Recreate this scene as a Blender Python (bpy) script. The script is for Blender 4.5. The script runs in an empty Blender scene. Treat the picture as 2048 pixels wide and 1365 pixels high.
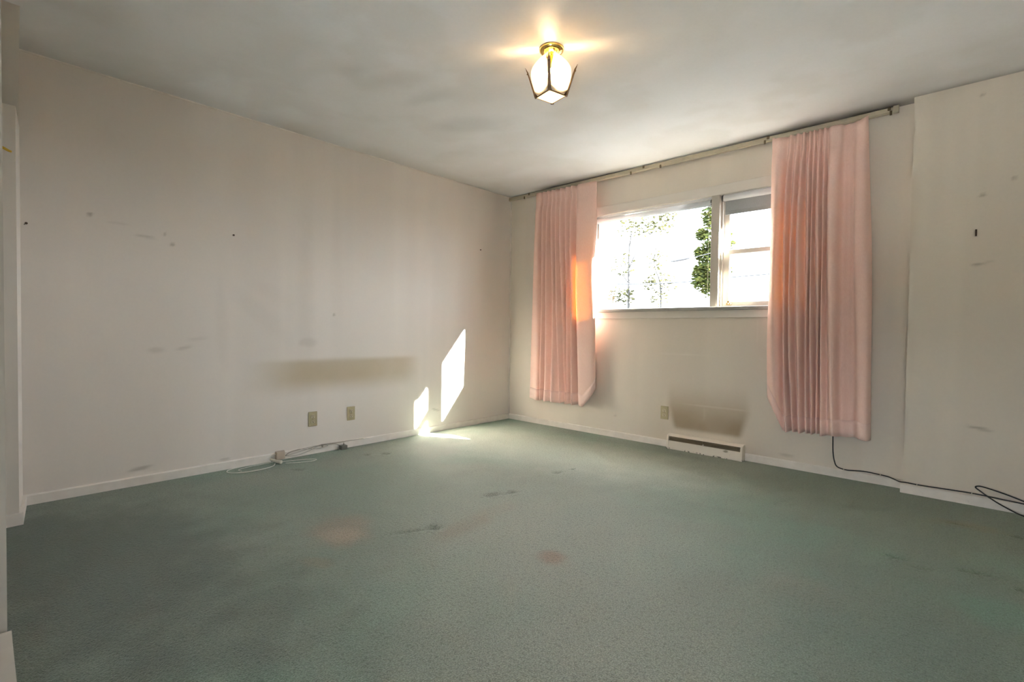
import bpy, bmesh, math, random
from mathutils import Vector, Matrix
random.seed(7)
PI = math.pi
sc = bpy.context.scene
COL = sc.collection

# ------------------------------------------------------------------ camera
cam_d = bpy.data.cameras.new('camera')
cam_d.sensor_fit = 'HORIZONTAL'; cam_d.sensor_width = 36.0; cam_d.lens = 983.0 / 2048 * 36.0
cam_d.clip_start = 0.02; cam_d.clip_end = 300
cam = bpy.data.objects.new('camera', cam_d); COL.objects.link(cam)
yaw, pitch, roll = math.radians(42.685), math.radians(-1.241), math.radians(0.70)
fw = Vector((-math.sin(yaw) * math.cos(pitch), math.cos(yaw) * math.cos(pitch), math.sin(pitch)))
rt = fw.cross(Vector((0, 0, 1))).normalized(); up = rt.cross(fw)
r2 = math.cos(roll) * rt + math.sin(roll) * up; u2 = -math.sin(roll) * rt + math.cos(roll) * up
cam.matrix_world = Matrix(((r2.x, u2.x, -fw.x, 3.722), (r2.y, u2.y, -fw.y, -3.998), (r2.z, u2.z, -fw.z, 0.9805), (0, 0, 0, 1)))
sc.camera = cam

# ------------------------------------------------------------------ world, sun, portal, exposure
SKY = 9.0
w = bpy.data.worlds.new('sky'); sc.world = w; w.use_nodes = True
bg = w.node_tree.nodes['Background']; bg.inputs['Color'].default_value = (0.91, 0.97, 1.09, 1); bg.inputs['Strength'].default_value = SKY
sun_d = bpy.data.lights.new('sun', 'SUN'); sun_d.energy = 120.0; sun_d.angle = math.radians(0.7); sun_d.color = (1.0, 0.96, 0.90)
sun = bpy.data.objects.new('sun', sun_d); COL.objects.link(sun)
sun.rotation_euler = Vector((-1.0, -0.50, -0.60)).to_track_quat('-Z', 'Y').to_euler()
sun.location = (8, 4, 6)
po_d = bpy.data.lights.new('window_portal', 'AREA'); po_d.shape = 'RECTANGLE'; po_d.size = 1.80; po_d.size_y = 0.89
po_d.cycles.is_portal = True
po = bpy.data.objects.new('window_portal', po_d); COL.objects.link(po)
po.location = (1.955, 0.15, 1.63); po.rotation_euler = (math.radians(-90), 0, 0)
pb_d = bpy.data.lights.new('fill_window_portal', 'AREA'); pb_d.shape = 'RECTANGLE'; pb_d.size = 1.0; pb_d.size_y = 0.90  # portal for the added fill window behind the camera
pb_d.cycles.is_portal = True
pb = bpy.data.objects.new('fill_window_portal', pb_d); COL.objects.link(pb)
pb.location = (3.9, -5.21, 0.80); pb.rotation_euler = (math.radians(90), 0, 0)
vs = sc.view_settings
vs.view_transform = 'Standard'; vs.look = 'None'; vs.gamma = 1.0; vs.use_curve_mapping = False; vs.exposure = 1.22
try:
    sc.cycles.use_denoising = True
    sc.cycles.max_bounces = 9; sc.cycles.diffuse_bounces = 7; sc.cycles.glossy_bounces = 3; sc.cycles.transmission_bounces = 4; sc.cycles.transparent_max_bounces = 12
    sc.cycles.caustics_reflective = False; sc.cycles.caustics_refractive = False
    sc.cycles.use_adaptive_sampling = True; sc.cycles.adaptive_threshold = 0.05
    sc.cycles.sample_clamp_indirect = 12.0
except Exception:
    pass

# ------------------------------------------------------------------ node helpers
class NT:
    def __init__(s, name):
        s.m = bpy.data.materials.new(name); s.m.use_nodes = True
        s.t = s.m.node_tree; s.t.nodes.clear()
        s.out = s.t.nodes.new('ShaderNodeOutputMaterial')
        s.tc = None; s.xyz = None
    def n(s, typ, **kw):
        nd = s.t.nodes.new(typ)
        for k, v in kw.items(): setattr(nd, k, v)
        return nd
    def link(s, a, b): s.t.links.new(a, b)
    def setin(s, sock, v):
        if hasattr(v, 'is_output') or isinstance(v, bpy.types.NodeSocket): s.link(v, sock)
        else: sock.default_value = v
    def co(s):
        if s.tc is None: s.tc = s.n('ShaderNodeTexCoord')
        return s.tc.outputs['Object']
    def axis(s, i):
        if s.xyz is None:
            s.xyz = s.n('ShaderNodeSeparateXYZ'); s.link(s.co(), s.xyz.inputs[0])
        return s.xyz.outputs[i]
    def math(s, op, a, b=0.0, c=0.0, clamp=False):
        nd = s.n('ShaderNodeMath', operation=op, use_clamp=clamp)
        s.setin(nd.inputs[0], a); s.setin(nd.inputs[1], b); s.setin(nd.inputs[2], c)
        return nd.outputs[0]
    def ramp(s, v, a, b, lo=0.0, hi=1.0, smooth=True):
        nd = s.n('ShaderNodeMapRange', interpolation_type='SMOOTHSTEP' if smooth else 'LINEAR')
        s.setin(nd.inputs[0], v); s.setin(nd.inputs[1], a); s.setin(nd.inputs[2], b)
        s.setin(nd.inputs[3], lo); s.setin(nd.inputs[4], hi)
        return nd.outputs[0]
    def mapco(s, scale=(1, 1, 1), loc=(0, 0, 0), rot=(0, 0, 0)):
        nd = s.n('ShaderNodeMapping'); s.link(s.co(), nd.inputs[0])
        nd.inputs['Scale'].default_value = scale; nd.inputs['Location'].default_value = loc; nd.inputs['Rotation'].default_value = rot
        return nd.outputs[0]
    def noise(s, scale, detail=3, rough=0.5, vec=None, dist=0.0):
        nd = s.n('ShaderNodeTexNoise'); s.link(vec if vec is not None else s.co(), nd.inputs['Vector'])
        nd.inputs['Scale'].default_value = scale; nd.inputs['Detail'].default_value = detail
        nd.inputs['Roughness'].default_value = rough; nd.inputs['Distortion'].default_value = dist
        return nd.outputs['Fac']
    def mix(s, fac, a, b, blend='MIX'):
        nd = s.n('ShaderNodeMix', data_type='RGBA', blend_type=blend)
        s.setin(nd.inputs[0], fac)
        for sock, v in ((nd.inputs[6], a), (nd.inputs[7], b)):
            s.setin(sock, v if not isinstance(v, tuple) or len(v) == 4 else v + (1,))
        return nd.outputs[2]
    def band(s, i, lo, hi, sl, sh=None):
        sh = sl if sh is None else sh
        v = s.axis(i)
        return s.math('MULTIPLY', s.ramp(v, lo - sl, lo + sl), s.ramp(v, hi - sh, hi + sh, 1.0, 0.0))
    def blob(s, i, j, ci, cj, ri, rj, soft=0.6, wob=None, amt=0.0, rot=0.0):
        a = s.math('SUBTRACT', s.axis(i), ci); b = s.math('SUBTRACT', s.axis(j), cj)
        if rot:
            c_, s_ = math.cos(rot), math.sin(rot)
            a2 = s.math('ADD', s.math('MULTIPLY', a, c_), s.math('MULTIPLY', b, s_))
            b2 = s.math('SUBTRACT', s.math('MULTIPLY', b, c_), s.math('MULTIPLY', a, s_))
            a, b = a2, b2
        a = s.math('DIVIDE', a, ri); b = s.math('DIVIDE', b, rj)
        d = s.math('SQRT', s.math('ADD', s.math('MULTIPLY', a, a), s.math('MULTIPLY', b, b)))
        if wob is not None: d = s.math('ADD', d, s.math('MULTIPLY', s.math('SUBTRACT', wob, 0.5), amt))
        return s.ramp(d, 1.0 - soft, 1.0 + soft, 1.0, 0.0)
    def bump(s, h, strength=0.3, dist=0.002):
        nd = s.n('ShaderNodeBump'); nd.inputs['Strength'].default_value = strength; nd.inputs['Distance'].default_value = dist
        s.link(h, nd.inputs['Height']); return nd.outputs[0]
    def bsdf(s, col, rough=0.6, metal=0.0, spec=0.5, normal=None, **kw):
        nd = s.n('ShaderNodeBsdfPrincipled')
        s.setin(nd.inputs['Base Color'], col if not isinstance(col, tuple) or len(col) == 4 else col + (1,))
        s.setin(nd.inputs['Roughness'], rough); nd.inputs['Metallic'].default_value = metal
        nd.inputs['Specular IOR Level'].default_value = spec
        for k, v in kw.items(): s.setin(nd.inputs[k.replace('_', ' ')], v)
        if normal is not None: s.link(normal, nd.inputs['Normal'])
        return nd.outputs[0]
    def done(s, sh):
        s.link(sh, s.out.inputs['Surface']); return s.m

def simple(name, col, rough=0.5, metal=0.0, var=0.08, scale=30, spec=0.5, bump=0.0):
    t = NT(name)
    n = t.noise(scale, 3)
    c = t.mix(t.math('MULTIPLY', n, 1.0), tuple(x * (1 - var) for x in col), tuple(min(1, x * (1 + var)) for x in col))
    nm = t.bump(n, bump, 0.001) if bump else None
    return t.done(t.bsdf(c, rough, metal, spec, nm))

# ------------------------------------------------------------------ materials
WALLC = (0.735, 0.675, 0.615)
def wall_base(t, c0=WALLC, along=1):
    sc_ = (0.35, 3.0, 0.18) if along == 1 else (3.0, 0.35, 0.18)
    streak = t.noise(1.6, 3, 0.5, t.mapco(sc_))
    mott = t.noise(1.3, 4, 0.55)
    c = t.mix(t.ramp(streak, 0.35, 0.7), tuple(x * 0.955 for x in c0), c0)
    c = t.mix(t.ramp(mott, 0.35, 0.7, 0, 0.35), c, (c0[0] * 0.94, c0[1] * 0.95, c0[2] * 0.98))
    return c
def wall_finish(t, c, rough=0.55):
    fine = t.noise(140, 3, 0.6); med = t.noise(9, 4, 0.55)
    h = t.math('ADD', t.math('MULTIPLY', fine, 0.25), t.math('MULTIPLY', med, 1.0))
    df = t.n('ShaderNodeBsdfDiffuse'); t.link(c, df.inputs['Color']); t.link(t.bump(h, 0.10, 0.006), df.inputs['Normal'])
    return t.done(df.outputs[0])

import numpy as np
# Surfaces that carry stains hold their paint colour per vertex on a fine grid (attribute "paint");
# the shader adds grain and relief on top of it.
def painted(name, rough=0.55, bump=0.10):
    t = NT(name)
    at = t.n('ShaderNodeAttribute'); at.attribute_name = 'paint'
    fine = t.noise(60, 4, 0.65)
    c = t.mix(fine, (0.97, 0.97, 0.97), (1.03, 1.03, 1.03))
    c = t.mix(1.0, at.outputs['Color'], c, 'MULTIPLY')
    df = t.n('ShaderNodeBsdfDiffuse'); t.link(c, df.inputs['Color']); t.link(t.bump(fine, bump, 0.004), df.inputs['Normal'])
    return t.done(df.outputs[0])
M_WA = painted('plaster_wall_long'); M_WB = painted('plaster_wall_window'); M_WJ = painted('plaster_wall_projection'); M_CEIL = painted('ceiling_paint', 0.7)
t = NT('green_carpet')
at = t.n('ShaderNodeAttribute'); at.attribute_name = 'paint'
f1 = t.noise(210, 2, 0.75); f2 = t.noise(75, 2, 0.7)
g = t.mix(t.ramp(f1, 0.36, 0.66), (0.58, 0.60, 0.58), (1.36, 1.34, 1.34))
g = t.mix(t.ramp(f2, 0.52, 0.68, 0, 0.75), g, (0.50, 0.52, 0.50))
c = t.mix(1.0, at.outputs['Color'], g, 'MULTIPLY')
h = t.math('ADD', f1, f2)
M_CARPET = t.done(t.bsdf(c, 0.62, 0, 0.30, t.bump(h, 0.8, 0.007), Sheen_Weight=0.35, Sheen_Roughness=0.4, Sheen_Tint=(0.92, 1.0, 0.92, 1)))

def vnoise(u, v, scale, seed, octaves=4, rough=0.55):
    """fractal value noise in 0..1 on arrays u, v"""
    rs = np.random.RandomState(seed); L = rs.rand(128, 128); out = 0; amp = 1.0; tot = 0
    for o in range(octaves):
        x = u * scale * 2 ** o + 31.7 * o; y = v * scale * 2 ** o + 17.3 * o
        xi = np.floor(x).astype(int); yi = np.floor(y).astype(int); fx = x - xi; fy = y - yi
        fx = fx * fx * (3 - 2 * fx); fy = fy * fy * (3 - 2 * fy)
        a = L[xi % 128, yi % 128]; b = L[(xi + 1) % 128, yi % 128]; c_ = L[xi % 128, (yi + 1) % 128]; d_ = L[(xi + 1) % 128, (yi + 1) % 128]
        out = out + amp * ((a * (1 - fx) + b * fx) * (1 - fy) + (c_ * (1 - fx) + d_ * fx) * fy); tot += amp; amp *= rough
    return out / tot
def sst(x, a, b):
    q = np.clip((x - a) / (b - a), 0, 1); return q * q * (3 - 2 * q)
def lay(C, mask, col): return C + (np.array(col)[None, :] - C) * np.clip(mask, 0, 1)[:, None]
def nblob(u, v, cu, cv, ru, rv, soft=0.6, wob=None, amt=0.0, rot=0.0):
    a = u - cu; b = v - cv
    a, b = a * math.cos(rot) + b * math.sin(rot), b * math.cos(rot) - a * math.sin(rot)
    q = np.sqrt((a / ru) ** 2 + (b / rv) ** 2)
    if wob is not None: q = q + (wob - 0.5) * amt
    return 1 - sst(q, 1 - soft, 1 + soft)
def base_paint(u, v, c0, seed):
    C = np.repeat(np.array([c0]), len(u), 0)
    st = vnoise(u * 3.0, v * 0.18, 1.6, seed, 3); mo = vnoise(u, v, 1.3, seed + 1, 4)
    C = lay(C, (1 - sst(st, 0.35, 0.65)) * 0.8, [x * 0.945 for x in c0])
    return lay(C, sst(mo, 0.4, 0.68) * 0.4, (c0[0] * 0.93, c0[1] * 0.945, c0[2] * 0.97))
def paint_wall_long(u, v):                                   # u along y, v height
    C = base_paint(u, v, WALLC, 3)
    n1 = vnoise(u, v, 4, 11); n2 = vnoise(u, v, 16, 12)
    st = sst(u, -2.80, -2.32) * (1 - sst(u, -1.45, -1.18)) * sst(v, 0.43, 0.60) * (1 - sst(v, 0.705, 0.755)) * (0.7 + 0.5 * n1)
    C = lay(C, st * 0.80, (0.50, 0.42, 0.30))
    C = lay(C, nblob(u, v, -2.05, 0.635, 0.34, 0.085, 0.6, n1, 0.4) * 0.35, (0.43, 0.345, 0.225))
    for (y, z, ry, rz, rot, a) in [(-2.88, 1.02, 0.035, 0.26, 0.05, 0.05), (-2.60, 1.05, 0.26, 0.06, -0.75, 0.05), (-2.52, 1.22, 0.2, 0.05, -0.45, 0.04), (-2.30, 1.25, 0.06, 0.55, 0.0, 0.08), (-2.05, 1.3, 0.05, 0.7, 0.0, 0.06),
                                   (-2.28, 0.87, 0.07, 0.03, 0.0, 0.14), (-3.25, 0.83, 0.04, 0.016, 0, 0.20), (-3.33, 0.10, 0.05, 0.010, 0.1, 0.45), (-3.30, 1.53, 0.05, 0.008, -0.1, 0.28),
                                   (-3.16, 1.50, 0.013, 0.010, 0, 0.5), (-3.56, 1.62, 0.013, 0.011, 0, 0.6), (-3.02, 0.90, 0.05, 0.010, 0.1, 0.15), (-3.10, 0.84, 0.04, 0.010, 0.2, 0.25), (-2.86, 0.07, 0.03, 0.010, 0, 0.35),
                                   (-1.03, 0.21, 0.05, 0.008, -0.3, 0.4), (-2.07, 1.088, 0.010, 0.010, 0, 0.5), (-3.43, 1.59, 0.05, 0.008, 0.0, 0.14), (-3.2, 1.56, 0.010, 0.010, 0, 0.4)]:
        C = lay(C, nblob(u, v, y, z, ry, rz, 0.6, n2, 0.6, rot) * a, (0.25, 0.21, 0.165))
    return C
def paint_wall_window(u, v):                                 # u along x
    C = base_paint(u, v, (0.715, 0.65, 0.565), 5)
    n1 = vnoise(u, v, 4, 13); n2 = vnoise(u, v, 16, 14)
    C = lay(C, sst(u, 1.40, 1.84) * (1 - sst(u, 2.40, 2.84)) * (1.0 - 0.65 * sst(v, 0.05, 1.0)) * 0.34, (0.45, 0.38, 0.28))
    half = 0.255 + 0.075 * np.clip((v - 0.10) / 0.26, 0, 1)
    fan = (1 - sst(np.abs(u - 2.19) / half, 0.86, 1.08)) * sst(v, 0.145, 0.19) * (1 - sst(v, 0.20, 0.60)) * (0.7 + 0.5 * n1)
    C = lay(C, fan * 0.78, (0.27, 0.20, 0.118))
    for (x, z, rx, rz, a) in [(1.98, 0.80, 0.22, 0.005, 0.30), (2.60, 0.79, 0.05, 0.005, 0.25), (2.28, 0.382, 0.23, 0.006, 0.20), (2.177, 0.31, 0.006, 0.06, 0.10), (2.565, 1.0, 0.006, 0.10, 0.2)]:
        C = lay(C, nblob(u, v, x, z, rx, rz, 0.5, n2, 0.6) * a, (0.80, 0.745, 0.66))
    for (x, z, rx, rz, a) in [(2.78, 0.09, 0.05, 0.009, 0.3), (1.35, 0.20, 0.014, 0.009, 0.25), (2.155, 2.13, 0.010, 0.009, 0.5)]:
        C = lay(C, nblob(u, v, x, z, rx, rz, 0.5, n2, 0.5) * a, (0.22, 0.18, 0.13))
    return C
def paint_wall_projection(u, v):
    C = base_paint(u, v, (0.68, 0.615, 0.525), 7); n2 = vnoise(u, v, 16, 15)
    for (x, z, rx, rz, rot, a) in [(3.79, 0.449, 0.05, 0.008, -0.15, 0.5), (3.76, 1.391, 0.022, 0.007, 0, 0.5), (3.775, 1.789, 0.016, 0.007, 0, 0.5), (3.80, 1.40, 0.03, 0.006, 0.2, 0.2), (3.90, 1.86, 0.009, 0.008, 0, 0.4), (3.76, 2.36, 0.011, 0.010, 0, 0.4)]:
        C = lay(C, nblob(u, v, x, z, rx, rz, 0.6, n2, 0.6, rot) * a, (0.20, 0.165, 0.12))
    return C
def paint_ceiling(u, v):                                     # u = x, v = y
    cc = (0.815, 0.825, 0.85); C = np.repeat(np.array([cc]), len(u), 0)
    mo = vnoise(u, v, 1.1, 21, 4); m2 = vnoise(u, v, 2.4, 22, 4); n1 = vnoise(u, v, 6, 23, 3)
    C = lay(C, sst(mo, 0.38, 0.66) * 0.5, (0.735, 0.725, 0.71)); C = lay(C, sst(m2, 0.50, 0.68) * 0.4, (0.69, 0.68, 0.665))
    for (x, y, rx, ry, rot, a) in [(1.22, -2.34, 0.18, 0.07, 0.5, 0.20), (1.21, -2.06, 0.17, 0.06, 0.2, 0.22), (1.10, -1.62, 0.24, 0.10, 0.5, 0.24), (1.12, -2.55, 0.07, 0.05, 0, 0.18), (1.45, -1.90, 0.2, 0.1, 0.4, 0.12), (0.8, -1.2, 0.3, 0.12, 0.6, 0.12)]:
        C = lay(C, nblob(u, v, x, y, rx, ry, 0.9, n1, 0.9, rot) * a, (0.36, 0.34, 0.32))
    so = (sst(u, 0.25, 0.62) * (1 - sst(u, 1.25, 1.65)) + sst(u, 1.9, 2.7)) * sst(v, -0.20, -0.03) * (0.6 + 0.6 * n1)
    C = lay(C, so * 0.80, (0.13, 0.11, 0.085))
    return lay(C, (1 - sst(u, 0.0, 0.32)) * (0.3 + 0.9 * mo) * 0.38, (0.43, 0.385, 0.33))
def paint_carpet(u, v):
    C = np.repeat(np.array([(0.150, 0.192, 0.145)]), len(u), 0)
    b1 = vnoise(u, v, 0.9, 31, 4); b2 = vnoise(u, v, 1.7, 32, 4); b3 = vnoise(u, v, 5, 34, 4); wn = vnoise(u, v, 9, 33, 4)
    C = lay(C, sst(b1, 0.40, 0.66) * 0.60, (0.235, 0.250, 0.198)); C = lay(C, sst(b2, 0.50, 0.70) * 0.55, (0.135, 0.232, 0.168)); C = lay(C, sst(b3, 0.50, 0.72) * 0.35, (0.130, 0.160, 0.120))
    for (x, y, rx, ry, rot, a) in [(2.50, -2.35, 1.05, 0.60, -0.55, 0.65), (1.6, -1.0, 1.0, 0.40, 0.2, 0.40), (2.3, -1.6, 0.55, 0.5, 0, 0.30)]:
        C = lay(C, nblob(u, v, x, y, rx, ry, 0.8, wn, 0.4, rot) * a, (0.315, 0.318, 0.262))          # foot-worn grey tracks
    C = lay(C, nblob(u, v, 1.20, -0.82, 1.05, 0.42, 0.8, wn, 0.3, 0.05) * 0.85, (0.56, 0.60, 0.50))   # window light on the floor, painted as paler pile
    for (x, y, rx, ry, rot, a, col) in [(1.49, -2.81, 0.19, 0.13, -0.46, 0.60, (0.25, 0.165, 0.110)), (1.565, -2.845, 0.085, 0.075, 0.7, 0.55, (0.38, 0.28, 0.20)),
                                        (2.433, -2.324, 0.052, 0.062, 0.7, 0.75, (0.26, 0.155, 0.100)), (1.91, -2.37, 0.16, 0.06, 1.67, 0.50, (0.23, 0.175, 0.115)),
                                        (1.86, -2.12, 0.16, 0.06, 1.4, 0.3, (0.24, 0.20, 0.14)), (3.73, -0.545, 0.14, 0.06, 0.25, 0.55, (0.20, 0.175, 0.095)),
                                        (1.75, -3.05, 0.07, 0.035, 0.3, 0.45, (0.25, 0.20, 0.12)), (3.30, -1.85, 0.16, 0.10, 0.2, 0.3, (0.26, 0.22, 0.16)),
                                        (1.15, -3.66, 1.05, 0.46, 0.1, 0.80, (0.055, 0.065, 0.047)), (3.85, -2.0, 0.5, 0.7, 0, 0.7, (0.105, 0.148, 0.112)), (3.86, -1.55, 0.12, 0.12, 0, 0.45, (0.10, 0.235, 0.165)),  # first: soiled near-left pile, with that dim corner's shade painted in
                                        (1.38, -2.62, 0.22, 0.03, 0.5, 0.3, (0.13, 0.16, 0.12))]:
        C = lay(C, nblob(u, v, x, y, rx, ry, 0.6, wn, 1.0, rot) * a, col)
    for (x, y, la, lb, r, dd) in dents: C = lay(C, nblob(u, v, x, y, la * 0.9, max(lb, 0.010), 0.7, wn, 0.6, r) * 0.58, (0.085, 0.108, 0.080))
    return C
def sub(lo, hi, step, extra=()):
    n = max(1, int(round((hi - lo) / step))); a = set(round(lo + (hi - lo) * i / n, 5) for i in range(n + 1))
    return np.array(sorted(a | set(extra)))
def paint_grid(bm, us, vs_, place, paint, hole=None):
    """append a painted grid to bm; returns nothing, colours go to the float colour layer"""
    lay_ = bm.verts.layers.float_color.get('paint') or bm.verts.layers.float_color.new('paint')
    U, V = np.meshgrid(us, vs_, indexing='xy'); C = paint(U.ravel(), V.ravel()).reshape(len(vs_), len(us), 3)
    G = []
    for j, v in enumerate(vs_):
        row = []
        for i, u in enumerate(us):
            w_ = bm.verts.new(place(float(u), float(v))); q = C[j, i]; w_[lay_] = (q[0], q[1], q[2], 1.0); row.append(w_)
        G.append(row)
    for j in range(len(vs_) - 1):
        for i in range(len(us) - 1):
            if hole and hole[0] - 1e-4 < us[i] and us[i + 1] < hole[1] + 1e-4 and hole[2] - 1e-4 < vs_[j] and vs_[j + 1] < hole[3] + 1e-4: continue
            bm.faces.new((G[j][i], G[j][i + 1], G[j + 1][i + 1], G[j + 1][i]))
def paint_boxes(bm, col, boxes):
    lay_ = bm.verts.layers.float_color.get('paint') or bm.verts.layers.float_color.new('paint')
    n0 = len(bm.verts)
    for b_ in boxes: add_box(bm, *b_)
    bm.verts.ensure_lookup_table()
    for w_ in bm.verts[n0:]: w_[lay_] = (*col, 1.0)
t = NT('plaster_wall_plain')
M_WP = wall_finish(t, wall_base(t, (0.70, 0.65, 0.585), 0))

t = NT('chipped_trim_paint')
n1 = t.noise(14, 4); n2 = t.noise(40, 4, 0.7)
c = t.mix(t.ramp(n1, 0.35, 0.7), (0.72, 0.67, 0.61), (0.78, 0.73, 0.67))
c = t.mix(t.math('MULTIPLY', t.ramp(n2, 0.66, 0.74), 0.45), c, (0.36, 0.29, 0.22))
M_TRIM = t.done(t.bsdf(c, 0.45, 0, 0.4, t.bump(n2, 0.08, 0.004)))

t = NT('chipped_vent_paint')
n2 = t.noise(34, 4, 0.7)
c = t.mix(t.math('MULTIPLY', t.ramp(n2, 0.6, 0.75), 0.25), (0.72, 0.655, 0.57), (0.55, 0.465, 0.37))
low = t.ramp(t.axis(2), 0.0, 0.016, 1, 0)
c = t.mix(t.math('MULTIPLY', low, t.ramp(t.noise(45, 2), 0.56, 0.6)), c, (0.05, 0.035, 0.025))
c = t.mix(t.blob(0, 2, 2.37, 0.058, 0.018, 0.009, 0.4, n2, 1.4), c, (0.33, 0.28, 0.22))
M_VENT = t.done(t.bsdf(c, 0.45, 0, 0.4))

M_FRAME = simple('window_frame_paint', (0.48, 0.44, 0.385), 0.4, 0, 0.05, 25)
t = NT('window_sill_paint')
n1 = t.noise(20, 4, 0.6)
c = t.mix(t.ramp(n1, 0.5, 0.75, 0, 0.5), (0.34, 0.325, 0.285), (0.25, 0.235, 0.19))
M_SILL = t.done(t.bsdf(c, 0.35, 0, 0.5))

def fabric(name, c0, c1, trans, tfac):
    t = NT(name)
    v = t.noise(220, 2, 0.5, t.mapco((1.0, 1.0, 0.25)))
    l = t.noise(3.0, 3)
    c = t.mix(t.ramp(v, 0.3, 0.7), c0, c1)
    c = t.mix(t.ramp(l, 0.4, 0.7, 0, 0.25), c, tuple(x * 0.88 for x in c0))
    d = t.bsdf(c, 0.75, 0, 0.25, t.bump(v, 0.15, 0.001), Sheen_Weight=0.15, Sheen_Roughness=0.5)
    tr = t.n('ShaderNodeBsdfTranslucent'); tr.inputs['Color'].default_value = trans + (1,)
    mx = t.n('ShaderNodeMixShader'); mx.inputs[0].default_value = tfac
    t.link(d, mx.inputs[1]); t.link(tr.outputs[0], mx.inputs[2])
    return t.done(mx.outputs[0])
M_CURT = fabric('rose_curtain_cloth', (0.87, 0.612, 0.535), (0.91, 0.667, 0.585), (1.0, 0.66, 0.20), 0.12)
M_CURTHEM = fabric('rose_curtain_hem', (0.90, 0.64, 0.56), (0.93, 0.695, 0.615), (0.7, 0.42, 0.12), 0.05)
M_BLIND = fabric('grey_blind_cloth', (0.40, 0.41, 0.40), (0.44, 0.45, 0.44), (0.30, 0.31, 0.32), 0.25)
M_BLINDROLL = fabric('pale_blind_roll', (0.74, 0.75, 0.75), (0.78, 0.79, 0.79), (0.8, 0.8, 0.82), 0.5)
M_DARKPL = simple('dark_grey_plastic', (0.07, 0.07, 0.065), 0.45)
M_ROD = simple('aged_ivory_metal', (0.46, 0.405, 0.30), 0.45, 0.0, 0.15, 18)
M_BRACKET = simple('dull_bronze_metal', (0.16, 0.12, 0.07), 0.4, 0.5)
M_ALMOND = simple('almond_plate_plastic', (0.40, 0.345, 0.21), 0.4, 0, 0.10, 60)
M_ALMOND2 = simple('pale_almond_plastic', (0.52, 0.455, 0.31), 0.35, 0, 0.05, 60)
M_SLOT = simple('black_slot', (0.015, 0.012, 0.01), 0.6)
M_SCREW = simple('dull_screw_metal', (0.25, 0.20, 0.12), 0.35, 0.8)
M_BLACK = simple('black_cable_jacket', (0.012, 0.011, 0.010), 0.45)
M_CLIP = simple('white_cable_clip', (0.55, 0.50, 0.42), 0.5)
M_GREYW = simple('grey_wire_jacket', (0.30, 0.27, 0.23), 0.5)
M_WHITEW = simple('white_cord_jacket', (0.72, 0.71, 0.64), 0.45)
M_JACK = simple('beige_box_plastic', (0.48, 0.39, 0.31), 0.5)
M_PLUG = simple('cream_plug_plastic', (0.60, 0.56, 0.46), 0.4)
M_ADAPT = simple('grey_adapter_plastic', (0.17, 0.16, 0.13), 0.5)
M_BRASS = simple('polished_brass', (0.80, 0.56, 0.18), 0.18, 1.0, 0.05, 20)
M_BRASSD = simple('antique_brass', (0.115, 0.068, 0.026), 0.5, 0.35, 0.12, 30)
M_LATCH = simple('worn_brass_latch', (0.36, 0.24, 0.11), 0.4, 0.7)
M_NAIL = simple('rusty_nail_metal', (0.06, 0.035, 0.02), 0.5, 0.6)
M_YELLOW = simple('yellow_plastic', (0.62, 0.40, 0.03), 0.4)
M_GRILL = simple('dusty_grille_metal', (0.30, 0.235, 0.15), 0.5, 0.3)
M_VOID = simple('dark_duct_metal', (0.035, 0.028, 0.02), 0.8)
M_EXT = simple('pale_siding_paint', (0.50, 0.49, 0.45), 0.7)
M_GROUND = simple('gravel_yard', (0.04, 0.042, 0.045), 0.9, 0, 0.3, 3)
M_BARK = simple('grey_bark', (0.035, 0.033, 0.031), 0.9, 0, 0.3, 12)
M_CABLEG = simple('weathered_cable_jacket', (0.045, 0.047, 0.052), 0.6)

def leafmat(name, c0, c1, tr):
    t = NT(name)
    oi = t.n('ShaderNodeNewGeometry'); r = oi.outputs['Random Per Island']
    c = t.mix(r, c0, c1)
    d = t.bsdf(c, 0.9, 0, 0.05)
    tl = t.n('ShaderNodeBsdfTranslucent'); tl.inputs['Color'].default_value = tr + (1,)
    mx = t.n('ShaderNodeMixShader'); mx.inputs[0].default_value = 0.35
    t.link(d, mx.inputs[1]); t.link(tl.outputs[0], mx.inputs[2])
    return t.done(mx.outputs[0])
M_LEAF = leafmat('green_leaf', (0.022, 0.038, 0.018), (0.095, 0.105, 0.028), (0.045, 0.055, 0.010))
M_LEAFY = leafmat('yellow_leaf', (0.050, 0.054, 0.034), (0.095, 0.092, 0.045), (0.06, 0.058, 0.02))

t = NT('window_glass')
tp = t.n('ShaderNodeBsdfTransparent'); tp.inputs[0].default_value = (0.95, 0.965, 0.955, 1)
gl = t.n('ShaderNodeBsdfGlossy'); gl.inputs['Roughness'].default_value = 0.02
lw = t.n('ShaderNodeLayerWeight'); lw.inputs[0].default_value = 0.5
fac = t.math('ADD', t.math('MULTIPLY', t.math('POWER', lw.outputs['Facing'], 5.0), 0.9), 0.03)
mx = t.n('ShaderNodeMixShader'); t.link(fac, mx.inputs[0]); t.link(tp.outputs[0], mx.inputs[1]); t.link(gl.outputs[0], mx.inputs[2])
M_GLASS = t.done(mx.outputs[0])

t = NT('opal_glass')
tl = t.n('ShaderNodeBsdfTranslucent'); tl.inputs[0].default_value = (0.86, 0.81, 0.74, 1)
df = t.bsdf((0.85, 0.82, 0.75), 0.15, 0, 0.5)
mx = t.n('ShaderNodeMixShader'); mx.inputs[0].default_value = 0.62
t.link(df, mx.inputs[1]); t.link(tl.outputs[0], mx.inputs[2]); M_OPAL = t.done(mx.outputs[0])
t = NT('lit_bulb')
em = t.n('ShaderNodeEmission'); em.inputs[0].default_value = (1.0, 0.66, 0.34, 1); em.inputs[1].default_value = 80.0
M_BULB = t.done(em.outputs[0])

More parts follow.
